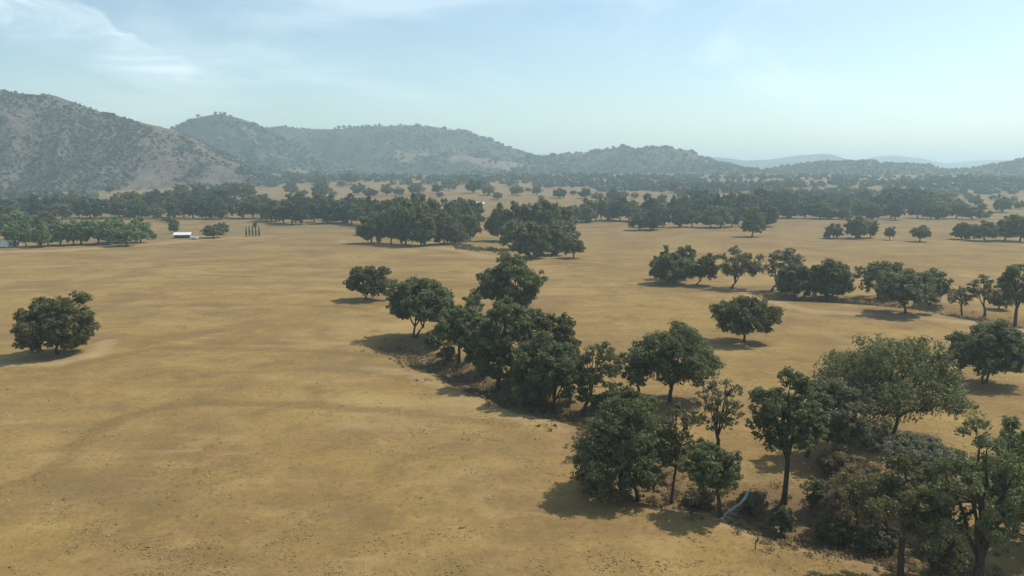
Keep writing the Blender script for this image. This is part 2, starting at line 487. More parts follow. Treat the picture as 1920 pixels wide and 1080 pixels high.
STYLE = dict(  # lobes, leaves per m2 of crown shell, leaf size, puff spread, fill, crown bottom, flatten
    dense=dict(nl=58, cov=1.7, leaf=0.42, rl=(0.22, 0.32), fill=0.30, jit=(0.94, 1.03), cb=0.10, zl=-0.85),
    open=dict(nl=34, cov=1.4, leaf=0.38, rl=(0.23, 0.34), fill=0.18, cb=0.20, zl=-0.80),
    airy=dict(nl=26, cov=0.85, leaf=0.30, rl=(0.20, 0.31), fill=0.05, cb=0.24, zl=-0.65),
    droop=dict(nl=28, cov=1.5, leaf=0.36, rl=(0.24, 0.36), fill=0.12, cb=0.34, zl=-0.9),
    bush=dict(nl=14, cov=2.2, leaf=0.24, rl=(0.32, 0.48), fill=0.25, cb=0.0, zl=-0.4),
)


def build_crown(rng, W, H, style, cx=0.0, cy=0.0, cb=None, D=None, cov=1.0, leaf=None):
    S = STYLE[style]
    zb = H * (S['cb'] if cb is None else cb); D = D or W * rng.uniform(0.85, 1.0)
    zc = zb + (H - zb) * 0.42
    rad = np.array([W / 2, D / 2, 1.0])
    nl = S['nl']
    i = np.arange(nl) + 0.5
    zz = S['zl'] + (1 - S['zl']) * (i / nl)
    ph = i * 2.39996 + rng.uniform(0, 6.28)
    rr = np.sqrt(np.maximum(0, 1 - zz ** 2))
    dirs = np.stack([np.cos(ph) * rr, np.sin(ph) * rr, zz], 1) + rng.normal(0, 0.13, (nl, 3))
    Rm = (W + D) / 4
    rl = rng.uniform(*S['rl'], nl) * Rm
    zr = np.where(dirs[:, 2] > 0, H - zc, zc - zb)
    env = np.stack([dirs[:, 0] * rad[0], dirs[:, 1] * rad[1], dirs[:, 2] * zr], 1)
    k = np.clip(1 - 0.9 * rl / (np.linalg.norm(env, axis=1) + 1e-6), 0.15, 1) * rng.uniform(*S.get('jit', (0.88, 1.06)), nl)
    L = env * k[:, None] + np.array([cx, cy, zc])
    rz = np.minimum(rl * 0.8, (H - zb) * 0.3)
    # puffs on each lobe
    npf = 13
    pd = rng.normal(size=(nl, npf, 3)); pd[..., 2] += 0.35
    pd /= np.linalg.norm(pd, axis=2, keepdims=True)
    Rl = np.stack([rl, rl, rz], 1)
    PC = L[:, None] + pd * Rl[:, None] * rng.uniform(0.55, 1.0, (nl, npf, 1))
    if style == 'droop': PC[..., 2] -= np.abs(rng.normal(0, 0.5, (nl, npf))) * rl[:, None] * 0.9
    PR = rl[:, None] * rng.uniform(0.24, 0.44, (nl, npf))
    PC[..., 2] = np.maximum(PC[..., 2], 0.25 + PR * 0.5)
    PC, PR = PC.reshape(-1, 3), PR.ravel(); lobe = np.repeat(np.arange(nl), npf)
    lf = leaf or S['leaf']
    area = np.sum(4 * math.pi * rl ** 2 * 0.8)
    n = int(cov * S['cov'] * area / (lf * lf * 0.72))
    n = min(n, 20000)
    pick = rng.choice(len(PC), n, p=PR ** 2 / np.sum(PR ** 2))
    d = rng.normal(size=(n, 3)); d /= np.linalg.norm(d, axis=1, keepdims=True)
    rad_l = PR[pick] * rng.uniform(0.25, 1.0, n) ** 0.5 * rng.choice([1, 1.0, 1.25], n)
    C = PC[pick] + d * rad_l[:, None] * np.array([1, 1, 0.75])
    N = d * 0.7 + np.array([0, 0, 0.35]) + rng.normal(0, 0.5, (n, 3))
    lt = rng.random(nl)[lobe[pick]] * 0.45 + rng.random(len(PC))[pick] * 0.25 + rng.random(n) * 0.3
    C[:, 2] = np.maximum(C[:, 2], 0.12)
    sz = np.full(n, lf)
    nf = int(n * S['fill'] * 0.35)
    if nf:
        q = rng.integers(0, nl, nf); dd = rng.normal(size=(nf, 3)); dd /= np.linalg.norm(dd, axis=1, keepdims=True)
        C = np.concatenate([C, L[q] + dd * Rl[q] * rng.uniform(0, 0.8, (nf, 1))]); N = np.concatenate([N, rng.normal(size=(nf, 3))])
        lt = np.concatenate([lt, rng.random(nf) * 0.4]); sz = np.concatenate([sz, np.full(nf, lf * 2.2)])
        C[:, 2] = np.maximum(C[:, 2], 0.15)
    V, F = leaf_cards(rng, C, N, sz)
    return V, F, np.repeat(lt, 4), L, PC, lobe, zb


def build_wood(rng, W, H, L, PC, lobe, zb, cx, cy, nlimb=5, r0=None, lean=None, twig=2, stems=1):
    """trunk path plus one set of paths per main limb"""
    r0 = r0 or 0.021 * H + 0.08
    fork_z = max(zb * 0.9, H * 0.14)
    trunks, forks = [], []
    for s in range(stems):
        off = np.array([0.0, 0, 0]) if stems == 1 else np.array([(s - (stems - 1) / 2) * r0 * 2.0, rng.normal(0, 0.2), 0])
        tilt = np.array([cx * 0.45, cy * 0.45, 0]) + (0 if stems == 1 else off * 1.6)
        f = off + tilt + np.array([rng.normal(0, .15), rng.normal(0, .15), fork_z])
        mid = off + tilt * 0.3 + np.array([rng.normal(0, .18), rng.normal(0, .18), fork_z * 0.55])
        P = bez(off + np.array([0, 0, -0.35]), mid, f, 7)
        rr = r0 / math.sqrt(stems) * np.array([1.55, 1.12, 0.98, 0.92, 0.88, 0.85, 0.80])
        trunks.append((P, rr)); forks.append(f)
    az = np.arctan2(L[:, 1] - cy * 0.5, L[:, 0] - cx * 0.5) + rng.uniform(0, 6.28)
    grp = ((az % (2 * math.pi)) / (2 * math.pi) * nlimb).astype(int) % nlimb
    limbs = []
    for g in range(nlimb):
        ids = np.where(grp == g)[0]
        if not len(ids): continue
        f = forks[g % stems]
        far = ids[np.argmax(np.linalg.norm(L[ids] - f, axis=1))]
        b = L[far]; m = f * 0.55 + b * 0.45 + np.array([0, 0, 0.10 * np.linalg.norm(b - f)]) + rng.normal(0, 0.05 * W, 3) * [1, 1, 0.6]
        P = bez(f - np.array([0, 0, 0.25]), m, b, 9); P[2:-1] += rng.normal(0, 0.012 * W, (6, 3))
        rl = r0 * 0.55
        paths = [(P, np.linspace(rl, 0.05, 9))]
        for q in ids:
            if q == far: continue
            k = int(rng.integers(2, 6)); a = P[k]
            mm = (a + L[q]) / 2 + np.array([0, 0, 0.12 * np.linalg.norm(L[q] - a)]) + rng.normal(0, 0.03 * W, 3)
            paths.append((bez(a, mm, L[q], 6), np.linspace(rl * 0.5, 0.035, 6)))
        for q in ids:
            pp = PC[lobe == q]
            for t in pp[:twig]:
                a = L[q]; paths.append((bez(a, (a + t) / 2 + rng.normal(0, 0.15, 3), t, 4), np.linspace(0.05, 0.018, 4)))
        limbs.append(paths)
    return trunks, limbs


def plant(name, cat, label, px, py, top, l, r, style, leafm, seed, nlimb=5, cb=None, cov=1.0, stems=1, twig=2, group=None, bark=None,
          r0=None, depth_w=None, leaf=None):
    """a tree of its own, measured in the photograph: base pixel, top row, left and right edge"""
    rng = np.random.default_rng(1000 + seed)
    b = hit(px, py); H = pole_height(b, top); m = depth(b) / FOC
    W = (r - l) * m; cx = ((l + r) / 2 - px) * m
    leaf = leaf or float(np.clip(depth(b) * 0.0029, 0.29, 0.62)) * (0.8 if style in ('airy', 'bush') else 1.0)
    V, F, tint, L, PC, lobe, zb = build_crown(rng, W * (0.95 if style in ('dense', 'bush') else 1.04), H, style, cx, 0.0, cb, depth_w, cov, leaf)
    root = tag(empty(name, b), label, cat, group)
    link(bpy.data.objects.new('crown', mesh('crown', V, F, LEAF[leafm], attrs={'tint': tint})), root)
    tr, limbs = build_wood(rng, W, H, L, PC, lobe, zb, cx, 0, nlimb, r0, twig=twig, stems=stems)
    for t in tr:
        v, f = tubes([t], 9); link(bpy.data.objects.new('trunk', mesh('trunk', v, f, bark or BARK, smooth=True)), root)
    for p in limbs:
        v, f = tubes(p, 5); link(bpy.data.objects.new('limb', mesh('limb', v, f, bark or BARK, smooth=True)), root)
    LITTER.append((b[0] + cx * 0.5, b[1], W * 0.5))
    return root


LITTER = []
SEED = [0]


def T(label, px, py, top, l, r, style, leafm, **kw):
    SEED[0] += 1
    return plant(kw.pop('name', 'oak_tree'), kw.pop('cat', 'tree'), label, px, py, top, l, r, style, leafm, SEED[0], **kw)


# ---- the lone oaks on the grass
T('lone broad dark oak with a low dome crown on the left pasture', 108, 664, 553, 38, 180, 'dense', 'olive', cb=0.03, cov=1.15)
T('small lone oak left of the creek trees in the open field', 685, 562, 495, 648, 732, 'open', 'olive', cb=0.14)
T('lone round oak with short trunk and shadow in the right-hand pasture', 1396, 641, 551, 1340, 1451, 'open', 'olive', cb=0.14, cov=1.15)
T('dense round oak on two short trunks near the right edge', 1847, 719, 607, 1777, 1920, 'dense', 'dark', cb=0.18, stems=2)
# ---- creek trees, upper group
T('leftmost dark oak of the creek group, on a double trunk', 777, 633, 518, 729, 862, 'open', 'dark', cb=0.20, stems=2, cov=1.2)
T('tall oak standing alone behind the creek group', 962, 597, 478, 899, 1018, 'open', 'dark', cb=0.12, cov=1.1)
T('small slim tree peeping out between the creek oaks', 886, 640, 543, 868, 908, 'open', 'dark', cb=0.2, nlimb=3)
T('mid-sized oak with bare trunk above the brown creek bank', 860, 680, 572, 814, 906, 'open', 'dark', cb=0.34, cov=1.15)
T('big dark oak with foliage to the ground in the middle of the creek group', 932, 732, 562, 888, 998, 'dense', 'dark', cb=0.05)
T('olive oak with a domed top at the back of the creek group', 1044, 705, 585, 994, 1086, 'open', 'olive', cb=0.15)
T('wide dark oak with slender trunk at the creek edge', 1037, 771, 632, 962, 1110, 'open', 'dark', cb=0.12, cov=1.25)
T('low leafy tree filling the gap under the big creek oaks', 985, 748, 668, 955, 1030, 'dense', 'dark', cb=0.05)
T('thin see-through tree with leaning forked trunk beside the wide creek oak', 1090, 778, 642, 1084, 1168, 'airy', 'olive', cb=0.28, nlimb=4, twig=4, cov=1.5)
T('thin small olive tree left of the big vase-shaped oak', 1200, 748, 652, 1152, 1226, 'airy', 'olive', cb=0.3, nlimb=3, twig=3)
T('big vase-shaped oak with forked limbs in the centre right', 1256, 753, 605, 1167, 1348, 'open', 'dark', cb=0.2, cov=1.35, nlimb=6)
T('bushy oak closing the gap left of the big dark creek oak', 905, 700, 598, 862, 950, 'dense', 'dark', cb=0.1)
T('rounded oak at the back between the tall oak and the olive one', 985, 665, 572, 945, 1030, 'open', 'dark', cb=0.1)
# ---- creek trees, lower group
T('pointed tree top rising behind the big bushy foreground oak', 1180, 862, 717, 1128, 1236, 'open', 'olive', cb=0.1)
T('big bushy foreground oak with foliage sweeping to its shadow', 1190, 941, 750, 1064, 1262, 'dense', 'dark', cb=0.05, cov=0.95, stems=2, twig=3)
T('slender green tree on a long leaning trunk beside the bushy oak', 1258, 944, 750, 1236, 1310, 'airy', 'olive', cb=0.4, nlimb=4, twig=3, cov=1.5, r0=0.18)
T('grey twiggy tree with half-bare branches behind the drooping tree', 1344, 836, 708, 1304, 1386, 'airy', 'grey', cb=0.15, nlimb=5, twig=5, cov=1.15)
T('flat-topped drooping tree above the fallen log', 1350, 972, 826, 1275, 1386, 'droop', 'dark', cb=0.42, nlimb=5, cov=1.2, r0=0.26)
T('tall gnarled tree with a long bare trunk behind the dark bush', 1469, 944, 700, 1400, 1545, 'open', 'dark', cb=0.38, nlimb=6, twig=4, cov=1.0, r0=0.34)
T('grey-green tree leaning behind the tall gnarled tree', 1512, 856, 702, 1478, 1602, 'open', 'grey', cb=0.15, nlimb=5, twig=3, cov=1.1)
T('wide spreading oak with drooping right side and two dark trunks', 1668, 819, 640, 1545, 1803, 'open', 'dark', cb=0.25, stems=2, nlimb=8, twig=3, cov=0.95)
T('grey see-through tree between the gnarled and the spreading oak', 1580, 866, 742, 1540, 1650, 'airy', 'grey', cb=0.1, cov=1.4, twig=4)
T('slim sapling with few leaves below the gnarled trees', 1519, 960, 893, 1502, 1538, 'airy', 'dark', cb=0.35, nlimb=3, name='sapling', r0=0.09)
T('flat grey-green crown above the thicket at lower right', 1716, 950, 822, 1640, 1790, 'airy', 'grey', cb=0.55, cov=1.7, nlimb=6, twig=4)
T('thin-limbed tree with fanned bare branches in the lower right thicket', 1688, 1092, 872, 1590, 1770, 'airy', 'olive', cb=0.46, cov=1.4, nlimb=7, twig=5)
T('shaggy brownish tree at the left end of the lower right thicket', 1600, 1002, 872, 1535, 1680, 'airy', 'brown', cb=0.1, cov=1.0, twig=4)
T('huge dark oak with thick limbs in the bottom right corner', 1826, 1122, 812, 1716, 1950, 'airy', 'dark', cb=0.26, nlimb=9, twig=5, cov=1.5, r0=0.5)
T('dark green tree cut by the right edge behind the huge corner oak', 1900, 1005, 800, 1836, 1990, 'dense', 'dark', cb=0.12, cov=0.7)
T('small grey tree low in the bottom right corner thicket', 1748, 1090, 960, 1690, 1812, 'airy', 'grey', cb=0.2, cov=1.1, twig=4)
# ---- the row along the far creek on the right
T('dark round oak at the left end of the right-hand row', 1264, 532, 476, 1216, 1300, 'dense', 'dark', cb=0.1)
T('taller oak behind the left end of the right-hand row', 1284, 524, 456, 1262, 1306, 'open', 'dark', cb=0.2)
T('small brownish oak top at the far left of the right-hand row', 1246, 523, 465, 1228, 1262, 'open', 'olive', cb=0.2)
T('thin oak second in the right-hand row', 1305, 535, 479, 1298, 1348, 'open', 'olive', cb=0.18, cov=0.9)
T('open-limbed oak with gaps in its crown, third in the right-hand row', 1372, 541, 465, 1346, 1424, 'airy', 'olive', cb=0.16, cov=1.15, nlimb=6)
T('pale grey-olive oak behind the dark pair in the right-hand row', 1446, 546, 463, 1428, 1504, 'airy', 'grey', cb=0.2, cov=1.25, nlimb=6)
T('left oak of the dark pair over the deep shadow', 1492, 560, 497, 1452, 1524, 'dense', 'dark', cb=0.1)
T('right oak of the dark pair over the deep shadow', 1548, 566, 488, 1514, 1598, 'dense', 'dark', cb=0.12)
T('tall olive oak right of the dark pair', 1645, 560, 480, 1608, 1702, 'airy', 'olive', cb=0.1, cov=1.4)
T('wide dark oak in front of the tall olive one', 1697, 588, 503, 1634, 1746, 'open', 'dark', cb=0.2, cov=1.15)
T('oak close behind the right flank of the wide dark one', 1742, 573, 505, 1722, 1778, 'open', 'dark', cb=0.15)
T('small grey tree on a thin trunk near the end of the row', 1804, 591, 538, 1774, 1815, 'airy', 'grey', cb=0.3, cov=1.2, nlimb=4)
T('brownish oak with bare trunk left of the tall edge tree', 1846, 592, 515, 1811, 1864, 'airy', 'olive', cb=0.3, cov=1.3)
T('low bushy tree between the two trees at the right end of the row', 1873, 580, 543, 1852, 1896, 'open', 'brown', cb=0.1)
T('tall tree with pale trunk cut by the right edge', 1903, 612, 490, 1866, 1940, 'open', 'dark', cb=0.3)


# ---- bushes along the creek
def bush(label, px, py, top, l, r, leafm, **kw):
    return T(label, px, py, top, l, r, 'bush', leafm, name='bush', cat='bush', nlimb=4, twig=2, r0=0.07, **kw)


bush('small dark green bush at the foot of the gnarled tree', 1464, 1004, 945, 1438, 1492, 'dark', cb=0.0, cov=1.3)
bush('brown dry bush under the drooping tree', 1306, 953, 916, 1272, 1338, 'brown')
bush('low brown bush behind the fallen log', 1408, 955, 922, 1378, 1440, 'brown')
bush('brown bush below the grey see-through tree', 1572, 888, 840, 1525, 1612, 'brown')
bush('dark shrub under the leftmost creek oak', 812, 650, 622, 792, 836, 'dark')
bush('small round brown shrub by the creek bank', 838, 676, 650, 818, 858, 'brown')
bush('green undergrowth bush below the wide creek oak', 998, 762, 728, 968, 1024, 'dark')
bush('small olive bush between the thin tree and the bushy oak', 1125, 765, 735, 1104, 1152, 'olive')
bush('grey-olive brush at the left foot of the thicket', 1560, 1012, 960, 1520, 1612, 'olive')
bush('grey-brown bush low in the right thicket', 1650, 1032, 985, 1606, 1694, 'grey')
bush('reddish-brown bush right of the corner thicket trunks', 1776, 1082, 1005, 1738, 1816, 'brown')
bush('olive bush under the grey see-through tree', 1622, 930, 880, 1584, 1664, 'olive')
bush('olive brush behind the slim sapling', 1545, 950, 900, 1512, 1590, 'olive')
bush('pale brush left of the spreading oak trunks', 1628, 838, 800, 1590, 1662, 'grey')
bush('dry scrub bush under the spreading oak', 1725, 900, 860, 1690, 1768, 'olive')

# ------------------------------------------------------------------ mid-distance trees: shared shapes, each tree its own object
TPL = []
for k in range(9):
    rng = np.random.default_rng(500 + k)
    V, F, tint, L, PC, lobe, zb = build_crown(rng, 1.0 * 12, 12, ['dense', 'open', 'open'][k % 3], 0, 0, [0.04, 0.08, 0.13][k % 3], None, 1.0, 0.95)
    tr, limbs = build_wood(rng, 12, 12, L, PC, lobe, zb, 0, 0, 4, 0.42, twig=0)
    v, f = tubes(tr + [p for q in limbs for p in q[:2]], 5)
    TPL.append((V, F, tint, mesh('trunk', v, f, BARK, smooth=True)))
CROWNS = {}


def crown_mesh(k, leafm):
    if (k, leafm) not in CROWNS:
        V, F, tint, _ = TPL[k]
        CROWNS[k, leafm] = mesh('crown', V, F, LEAF[leafm], attrs={'tint': tint})
    return CROWNS[k, leafm]


mrng = np.random.default_rng(77)


def mid_tree(px, py, top, wpx, leafm, label, group=None, name='oak_tree', kinds=range(9), floor=None):
    b = hit(px, py); H = pole_height(b, top); W = wpx * depth(b) / FOC
    H = min(max(H, 3), 24)
    k = int(mrng.choice(list(kinds)))
    root = tag(empty(name, b, mrng.uniform(0, 6.28)), label, 'tree', group)
    s = (W / 12, W / 12 * mrng.uniform(0.9, 1.1), H / 12)
    for nm, me in (('crown', crown_mesh(k, leafm)), ('trunk', TPL[k][3])):
        o = link(bpy.data.objects.new(nm, me), root); o.scale = s
    return root


ORD = ['first', 'second', 'third', 'fourth', 'fifth', 'sixth', 'seventh', 'eighth', 'ninth', 'tenth', 'eleventh', 'twelfth', 'thirteenth', 'fourteenth',
       'fifteenth', 'sixteenth', 'seventeenth', 'eighteenth', 'nineteenth', 'twentieth']


def nth(i, n):
    if i == 0: return 'leftmost'
    if i == n - 1: return 'rightmost'
    return ORD[i] + ' from left,' if i < n - i else ORD[n - 1 - i] + ' from right,'


def row(x0, x1, y0, y1, t0, t1, n, wpx, leafs, label, group, jit=8):
    """n trees of one row that nothing tells apart"""
    for i in range(n):
        u = (i + 0.5 + mrng.uniform(-0.35, 0.35)) / n
        px = x0 + (x1 - x0) * u; dy = mrng.normal(0, 1.6)
        top = t0 + (t1 - t0) * u + mrng.uniform(-jit, jit) + dy
        mid_tree(px, y0 + (y1 - y0) * u + dy, top, wpx * mrng.uniform(0.75, 1.3), leafs[int(mrng.integers(len(leafs)))], nth(i, n) + ' ' + label, group)


# nearer clumps in the middle of the field
for px, py, top, wd, lf, lb in (
        (697, 456, 400, 52, 'dark', 'leftmost oak at the front of the central field clump'),
        (733, 457, 392, 50, 'dark', 'second oak from the left at the front of the central clump'),
        (760, 459, 385, 56, 'dark', 'tall middle oak at the front of the central clump'),
        (790, 461, 392, 54, 'dark', 'oak right of middle at the front of the central clump'),
        (832, 458, 398, 48, 'dark', 'oak behind the pale rounded tree of the central clump'),
        (853, 457, 417, 50, 'grey', 'pale rounded low tree at the right front of the central clump'),
        (882, 452, 400, 44, 'dark', 'rightmost oak of the central clump beside the gap'),
        (845, 440, 364, 46, 'dark', 'tallest tree rising at the back right of the central clump'),
        (872, 438, 372, 40, 'dark', 'tree right of the tallest one at the back of the central clump'),
        (808, 438, 372, 48, 'dark', 'tree left of the tallest one at the back of the central clump'),
        (715, 440, 372, 56, 'dark', 'left tree at the back of the central clump'),
        (762, 440, 376, 54, 'dark', 'middle tree at the back of the central clump'),
        (994, 484, 418, 70, 'dark', 'dark oak at the front of the clump right of the field gap'),
        (1036, 478, 420, 56, 'dark', 'grey-limbed oak beside the front oak of the right clump'),
        (1075, 484, 444, 44, 'olive', 'small brownish oak at the right foot of the right clump'),
        (1055, 470, 412, 52, 'dark', 'oak behind the small brownish one of the right clump'),
        (965, 468, 412, 60, 'dark', 'oak at the left shoulder of the right clump'),
        (938, 452, 388, 56, 'dark', 'oak at the far left of the right clump, by the gap'),
        (972, 452, 372, 54, 'olive', 'tall brownish oak at the back left of the right clump'),
        (1018, 452, 374, 62, 'dark', 'tall dark oak at the back middle of the right clump'),
        (1056, 447, 382, 54, 'dark', 'tall oak at the back right of the right clump'),
        (1563, 447, 419, 36, 'olive', 'brownish oak at the left of the small clump in the right field'),
        (1605, 447, 405, 40, 'dark', 'tallest dark oak of the small clump in the right field'),
        (1632, 446, 412, 34, 'dark', 'dark oak right of the tallest in the small field clump'),
        (1668, 450, 424, 20, 'grey', 'thin tree at the right end of the small field clump'),
        (1550, 448, 434, 16, 'olive', 'tiny bushy tree at the left foot of the small field clump'),
        (1725, 453, 422, 38, 'olive', 'single brownish oak alone in the far right field'),
        (1804, 449, 418, 36, 'olive', 'round brownish oak left of the edge clump in the far right field'),
        (1846, 452, 414, 48, 'dark', 'dark oak in the middle of the edge clump'),
        (1884, 451, 411, 46, 'dark', 'dark oak cut in beside the edge clump\'s last tree'),
        (1912, 453, 400, 56, 'dark', 'last and tallest oak of the edge clump at the right frame'),
        (1410, 444, 388, 50, 'dark', 'oak standing forward of the tree belt over an oval shadow'),
        (1200, 432, 398, 44, 'dark', 'oak with brown foot at the left front of the right tree belt'),
        (400, 446, 421, 44, 'dark', 'low rounded tree between the white shed and the cypresses'),
        (418, 440, 417, 26, 'dark', 'taller bush-like tree behind the low rounded one by the shed'),
        (478, 428, 416, 9, 'dark', 'tiny dark tree behind the cypress row'),
        (326, 438, 412, 20, 'dark', 'small dark tree behind the white shed roof'),
        (287, 449, 436, 16, 'olive', 'small shrub-sized tree at the right end of the green row')):
    mid_tree(px, py, top, wd, lf, lb)

row(675, 905, 428, 426, 378, 372, 7, 44, ['dark', 'dark', 'far'], 'dark oak in the back row of the central field clump', 'back row of the central clump')
row(498, 690, 418, 421, 380, 376, 10, 42, ['dark', 'far'], 'dark oak in the front of the belt left of the central clump', 'belt left of the central clump, front row')
row(500, 690, 408, 410, 372, 368, 9, 40, ['dark', 'far', 'olive'], 'dark oak in the back of the belt left of the central clump', 'belt left of the central clump, back row')
row(1085, 1190, 415, 416, 376, 372, 6, 36, ['dark', 'far', 'grey'], 'dark oak in the short belt right of the field clumps', 'short belt right of the field clumps')
row(1190, 1440, 429, 424, 390, 386, 10, 38, ['dark', 'far'], 'blue-dark oak in the front row of the right-hand belt', 'right-hand belt, front row')
row(1180, 1450, 416, 412, 376, 368, 11, 38, ['dark', 'far'], 'blue-dark oak in the middle row of the right-hand belt', 'right-hand belt, middle row')
row(1270, 1480, 402, 398, 360, 350, 9, 38, ['dark', 'far'], 'blue-dark oak in the back row of the right-hand belt', 'right-hand belt, back row')
row(1440, 1830, 409, 411, 378, 384, 15, 36, ['dark', 'far'], 'dark oak in the front row of the long far-right belt', 'far-right belt, front row')
row(1440, 1810, 398, 400, 366, 372, 14, 36, ['far', 'dark'], 'dark oak in the middle row of the long far-right belt', 'far-right belt, middle row')
row(1450, 1780, 386, 388, 356, 360, 12, 34, ['far', 'dark'], 'dark oak in the back row of the long far-right belt', 'far-right belt, back row')
row(290, 505, 408, 412, 372, 378, 10, 34, ['dark', 'far'], 'dark oak in the front row of the wood behind the shed', 'wood behind the shed, front row')
row(285, 500, 396, 396, 360, 362, 9, 34, ['dark', 'far'], 'dark oak in the middle row of the wood behind the shed', 'wood behind the shed, middle row')
row(300, 480, 380, 378, 349, 342, 8, 32, ['dark', 'far', 'olive'], 'dark oak in the back row of the wood behind the shed', 'wood behind the shed, back row')
row(-10, 300, 414, 408, 380, 378, 13, 34, ['dark', 'far'], 'dark oak in the front row behind the green row of trees', 'oaks behind the green row, front')
row(-10, 300, 400, 396, 368, 366, 13, 32, ['dark', 'far'], 'dark oak in the back row behind the green row of trees', 'oaks behind the green row, back')
row(-10, 100, 436, 432, 398, 400, 4, 42, ['dark', 'green'], 'dark tree behind the left end of the green row', 'dark trees behind the green row')
row(22, 272, 464, 455, 416, 410, 12, 42, ['green'], 'leafy green tree in the planted row at the left field edge', 'planted green row', 3)
row(292, 334, 410, 424, 400, 412, 5, 14, ['dark'], 'small dark tree in the slanting hedge above the shed', 'slanting hedge above the shed', 1)

# cypresses beside the shed
cy_rng = np.random.default_rng(5)
n = 520
zz = cy_rng.uniform(0.02, 1, n) ** 0.9; aa = cy_rng.uniform(0, 6.28, n)
rr = np.clip(np.sin(np.clip(zz, 0, 1) ** 0.6 * math.pi), 0.12, 1) * 0.5 * cy_rng.uniform(0.6, 1.05, n)
Cc = np.stack([np.cos(aa) * rr, np.sin(aa) * rr, zz * 6.4 + 0.3], 1)
v, f = leaf_cards(cy_rng, Cc, np.stack([np.cos(aa), np.sin(aa), aa * 0 + 0.2], 1) + cy_rng.normal(0, .3, (n, 3)), np.full(n, 0.42))
cy_me = mesh('crown', v, f, LEAF['dark'], attrs={'tint': np.repeat(cy_rng.random(n) * 0.5, 4)})
tv, tf = tubes([(np.array([[0, 0, -0.2], [0, 0, 1.5], [0, 0, 5.5]]), np.array([0.13, 0.1, 0.03]))], 6)
cyt_me = mesh('trunk', tv, tf, BARK)
for i, (px, top) in enumerate(((462, 425), (468, 423), (474, 424), (480, 425), (486, 424))):
    b = hit(px, 444); H = pole_height(b, top)
    lb = ['leftmost slim dark cypress of the row of five', 'second slim cypress from the left in the row of five', 'middle slim cypress of the row of five',
          'second slim cypress from the right in the row of five', 'rightmost slim dark cypress of the row of five'][i]
    root = tag(empty('cypress_tree', b, i * 1.3), lb, 'tree', 'row of cypresses by the shed')
    for nm, me in (('crown', cy_me), ('trunk', cyt_me)):
        o = link(bpy.data.objects.new(nm, me), root); o.scale = (1.05, 1.05, H / 6.7)

# scattered oaks on the far pale fields
FV = []
for k in range(5):
    rng = np.random.default_rng(900 + k)
    V, F, tint, L, PC, lobe, zb = build_crown(rng, 12, 10, 'open', 0, 0, 0.12, None, 0.9, 1.5)
    tv, tf = tubes([(np.array([[0, 0, -0.3], [0.1, 0, 2.5], [0, 0, 6.0]]), np.array([0.5, 0.38, 0.15]))], 5)
    FV.append({lf: mesh('oak_tree', np.concatenate([V, tv]), [np.concatenate([F, tf + len(V)])], [LEAF[lf], BARK],
                        [0] * len(F) + [1] * len(tf), attrs={'tint': np.concatenate([tint, np.zeros(len(tv))])}) for lf in ('olive', 'far', 'brown')})
frng = np.random.default_rng(31)


def far_group(spots, leafs, label, group, lo=0.62, hi=0.85):
    spots = sorted(spots)
    for i, (px, py, wp) in enumerate(spots):
        far_tree(px, py, wp, wp * frng.uniform(lo, hi), leafs[int(frng.integers(len(leafs)))], nth(i, len(spots)) + ' ' + label, group)


def far_tree(px, py, wpx, hpx, leafm, label, group):
    b = hit(px, py); m = depth(b) / FOC
    o = link(bpy.data.objects.new('oak_tree', FV[int(frng.integers(5))][leafm]))
    o.location = b; o.rotation_euler = (0, 0, frng.uniform(0, 6.28)); o.scale = (wpx * m / 12, wpx * m / 12, hpx * m / 10)
    tag(o, label, 'tree', group)


FARL = 'small brownish oak scattered on the pale far field above the central clumps'
FARG = 'oaks scattered on the pale far field'
far_group(((547, 365, 30), (570, 366, 16), (603, 370, 36), (626, 368, 15), (672, 365, 28), (695, 371, 28), (725, 366, 26), (748, 366, 24), (780, 365, 30),
                   (786, 373, 18), (820, 362, 26), (842, 357, 30), (825, 370, 14), (888, 362, 34), (915, 366, 28), (905, 354, 24), (932, 374, 18), (968, 366, 26),
                   (1006, 365, 20), (1050, 372, 26), (1075, 366, 14), (1097, 372, 26), (1120, 376, 24), (1150, 380, 30), (1168, 372, 22), (658, 346, 34), (640, 350, 18),
                   (600, 345, 30), (560, 342, 26), (765, 343, 14), (870, 345, 26), (955, 350, 18), (1030, 352, 14), (1015, 376, 14), (990, 360, 12)), ['olive', 'brown', 'far'], FARL, FARG)
FARL2 = 'small oak scattered on the grey slope at the far right'
FARG2 = 'oaks scattered on the far right slope'
far_group(((1785, 372, 22), (1805, 366, 20), (1815, 374, 18), (1828, 386, 26), (1840, 396, 18), (1848, 410, 14), (1856, 404, 12), (1878, 398, 36), (1912, 392, 24),
                   (1900, 380, 16), (1770, 384, 26), (1740, 374, 30), (1712, 370, 30), (1795, 392, 24), (1862, 375, 14)), ['far', 'olive', 'brown'], FARL2, FARG2)
FARL3 = 'small oak on the pale slope above the wood at far left'
far_group(((197, 352, 16), (210, 350, 14), (252, 334, 14), (232, 336, 10), (292, 334, 20), (268, 336, 12), (205, 362, 18)), ['far'], FARL3, 'oaks on the far left pale slope')
FARL4 = 'brownish oak by the pinkish clearing behind the right-hand belt'
far_group(((1240, 384, 24), (1222, 392, 26), (1250, 394, 20), (1190, 372, 16), (1215, 372, 12), (1265, 362, 26), (1230, 358, 20), (1280, 372, 30)), ['brown', 'far'], FARL4, 'oaks by the pinkish clearing')


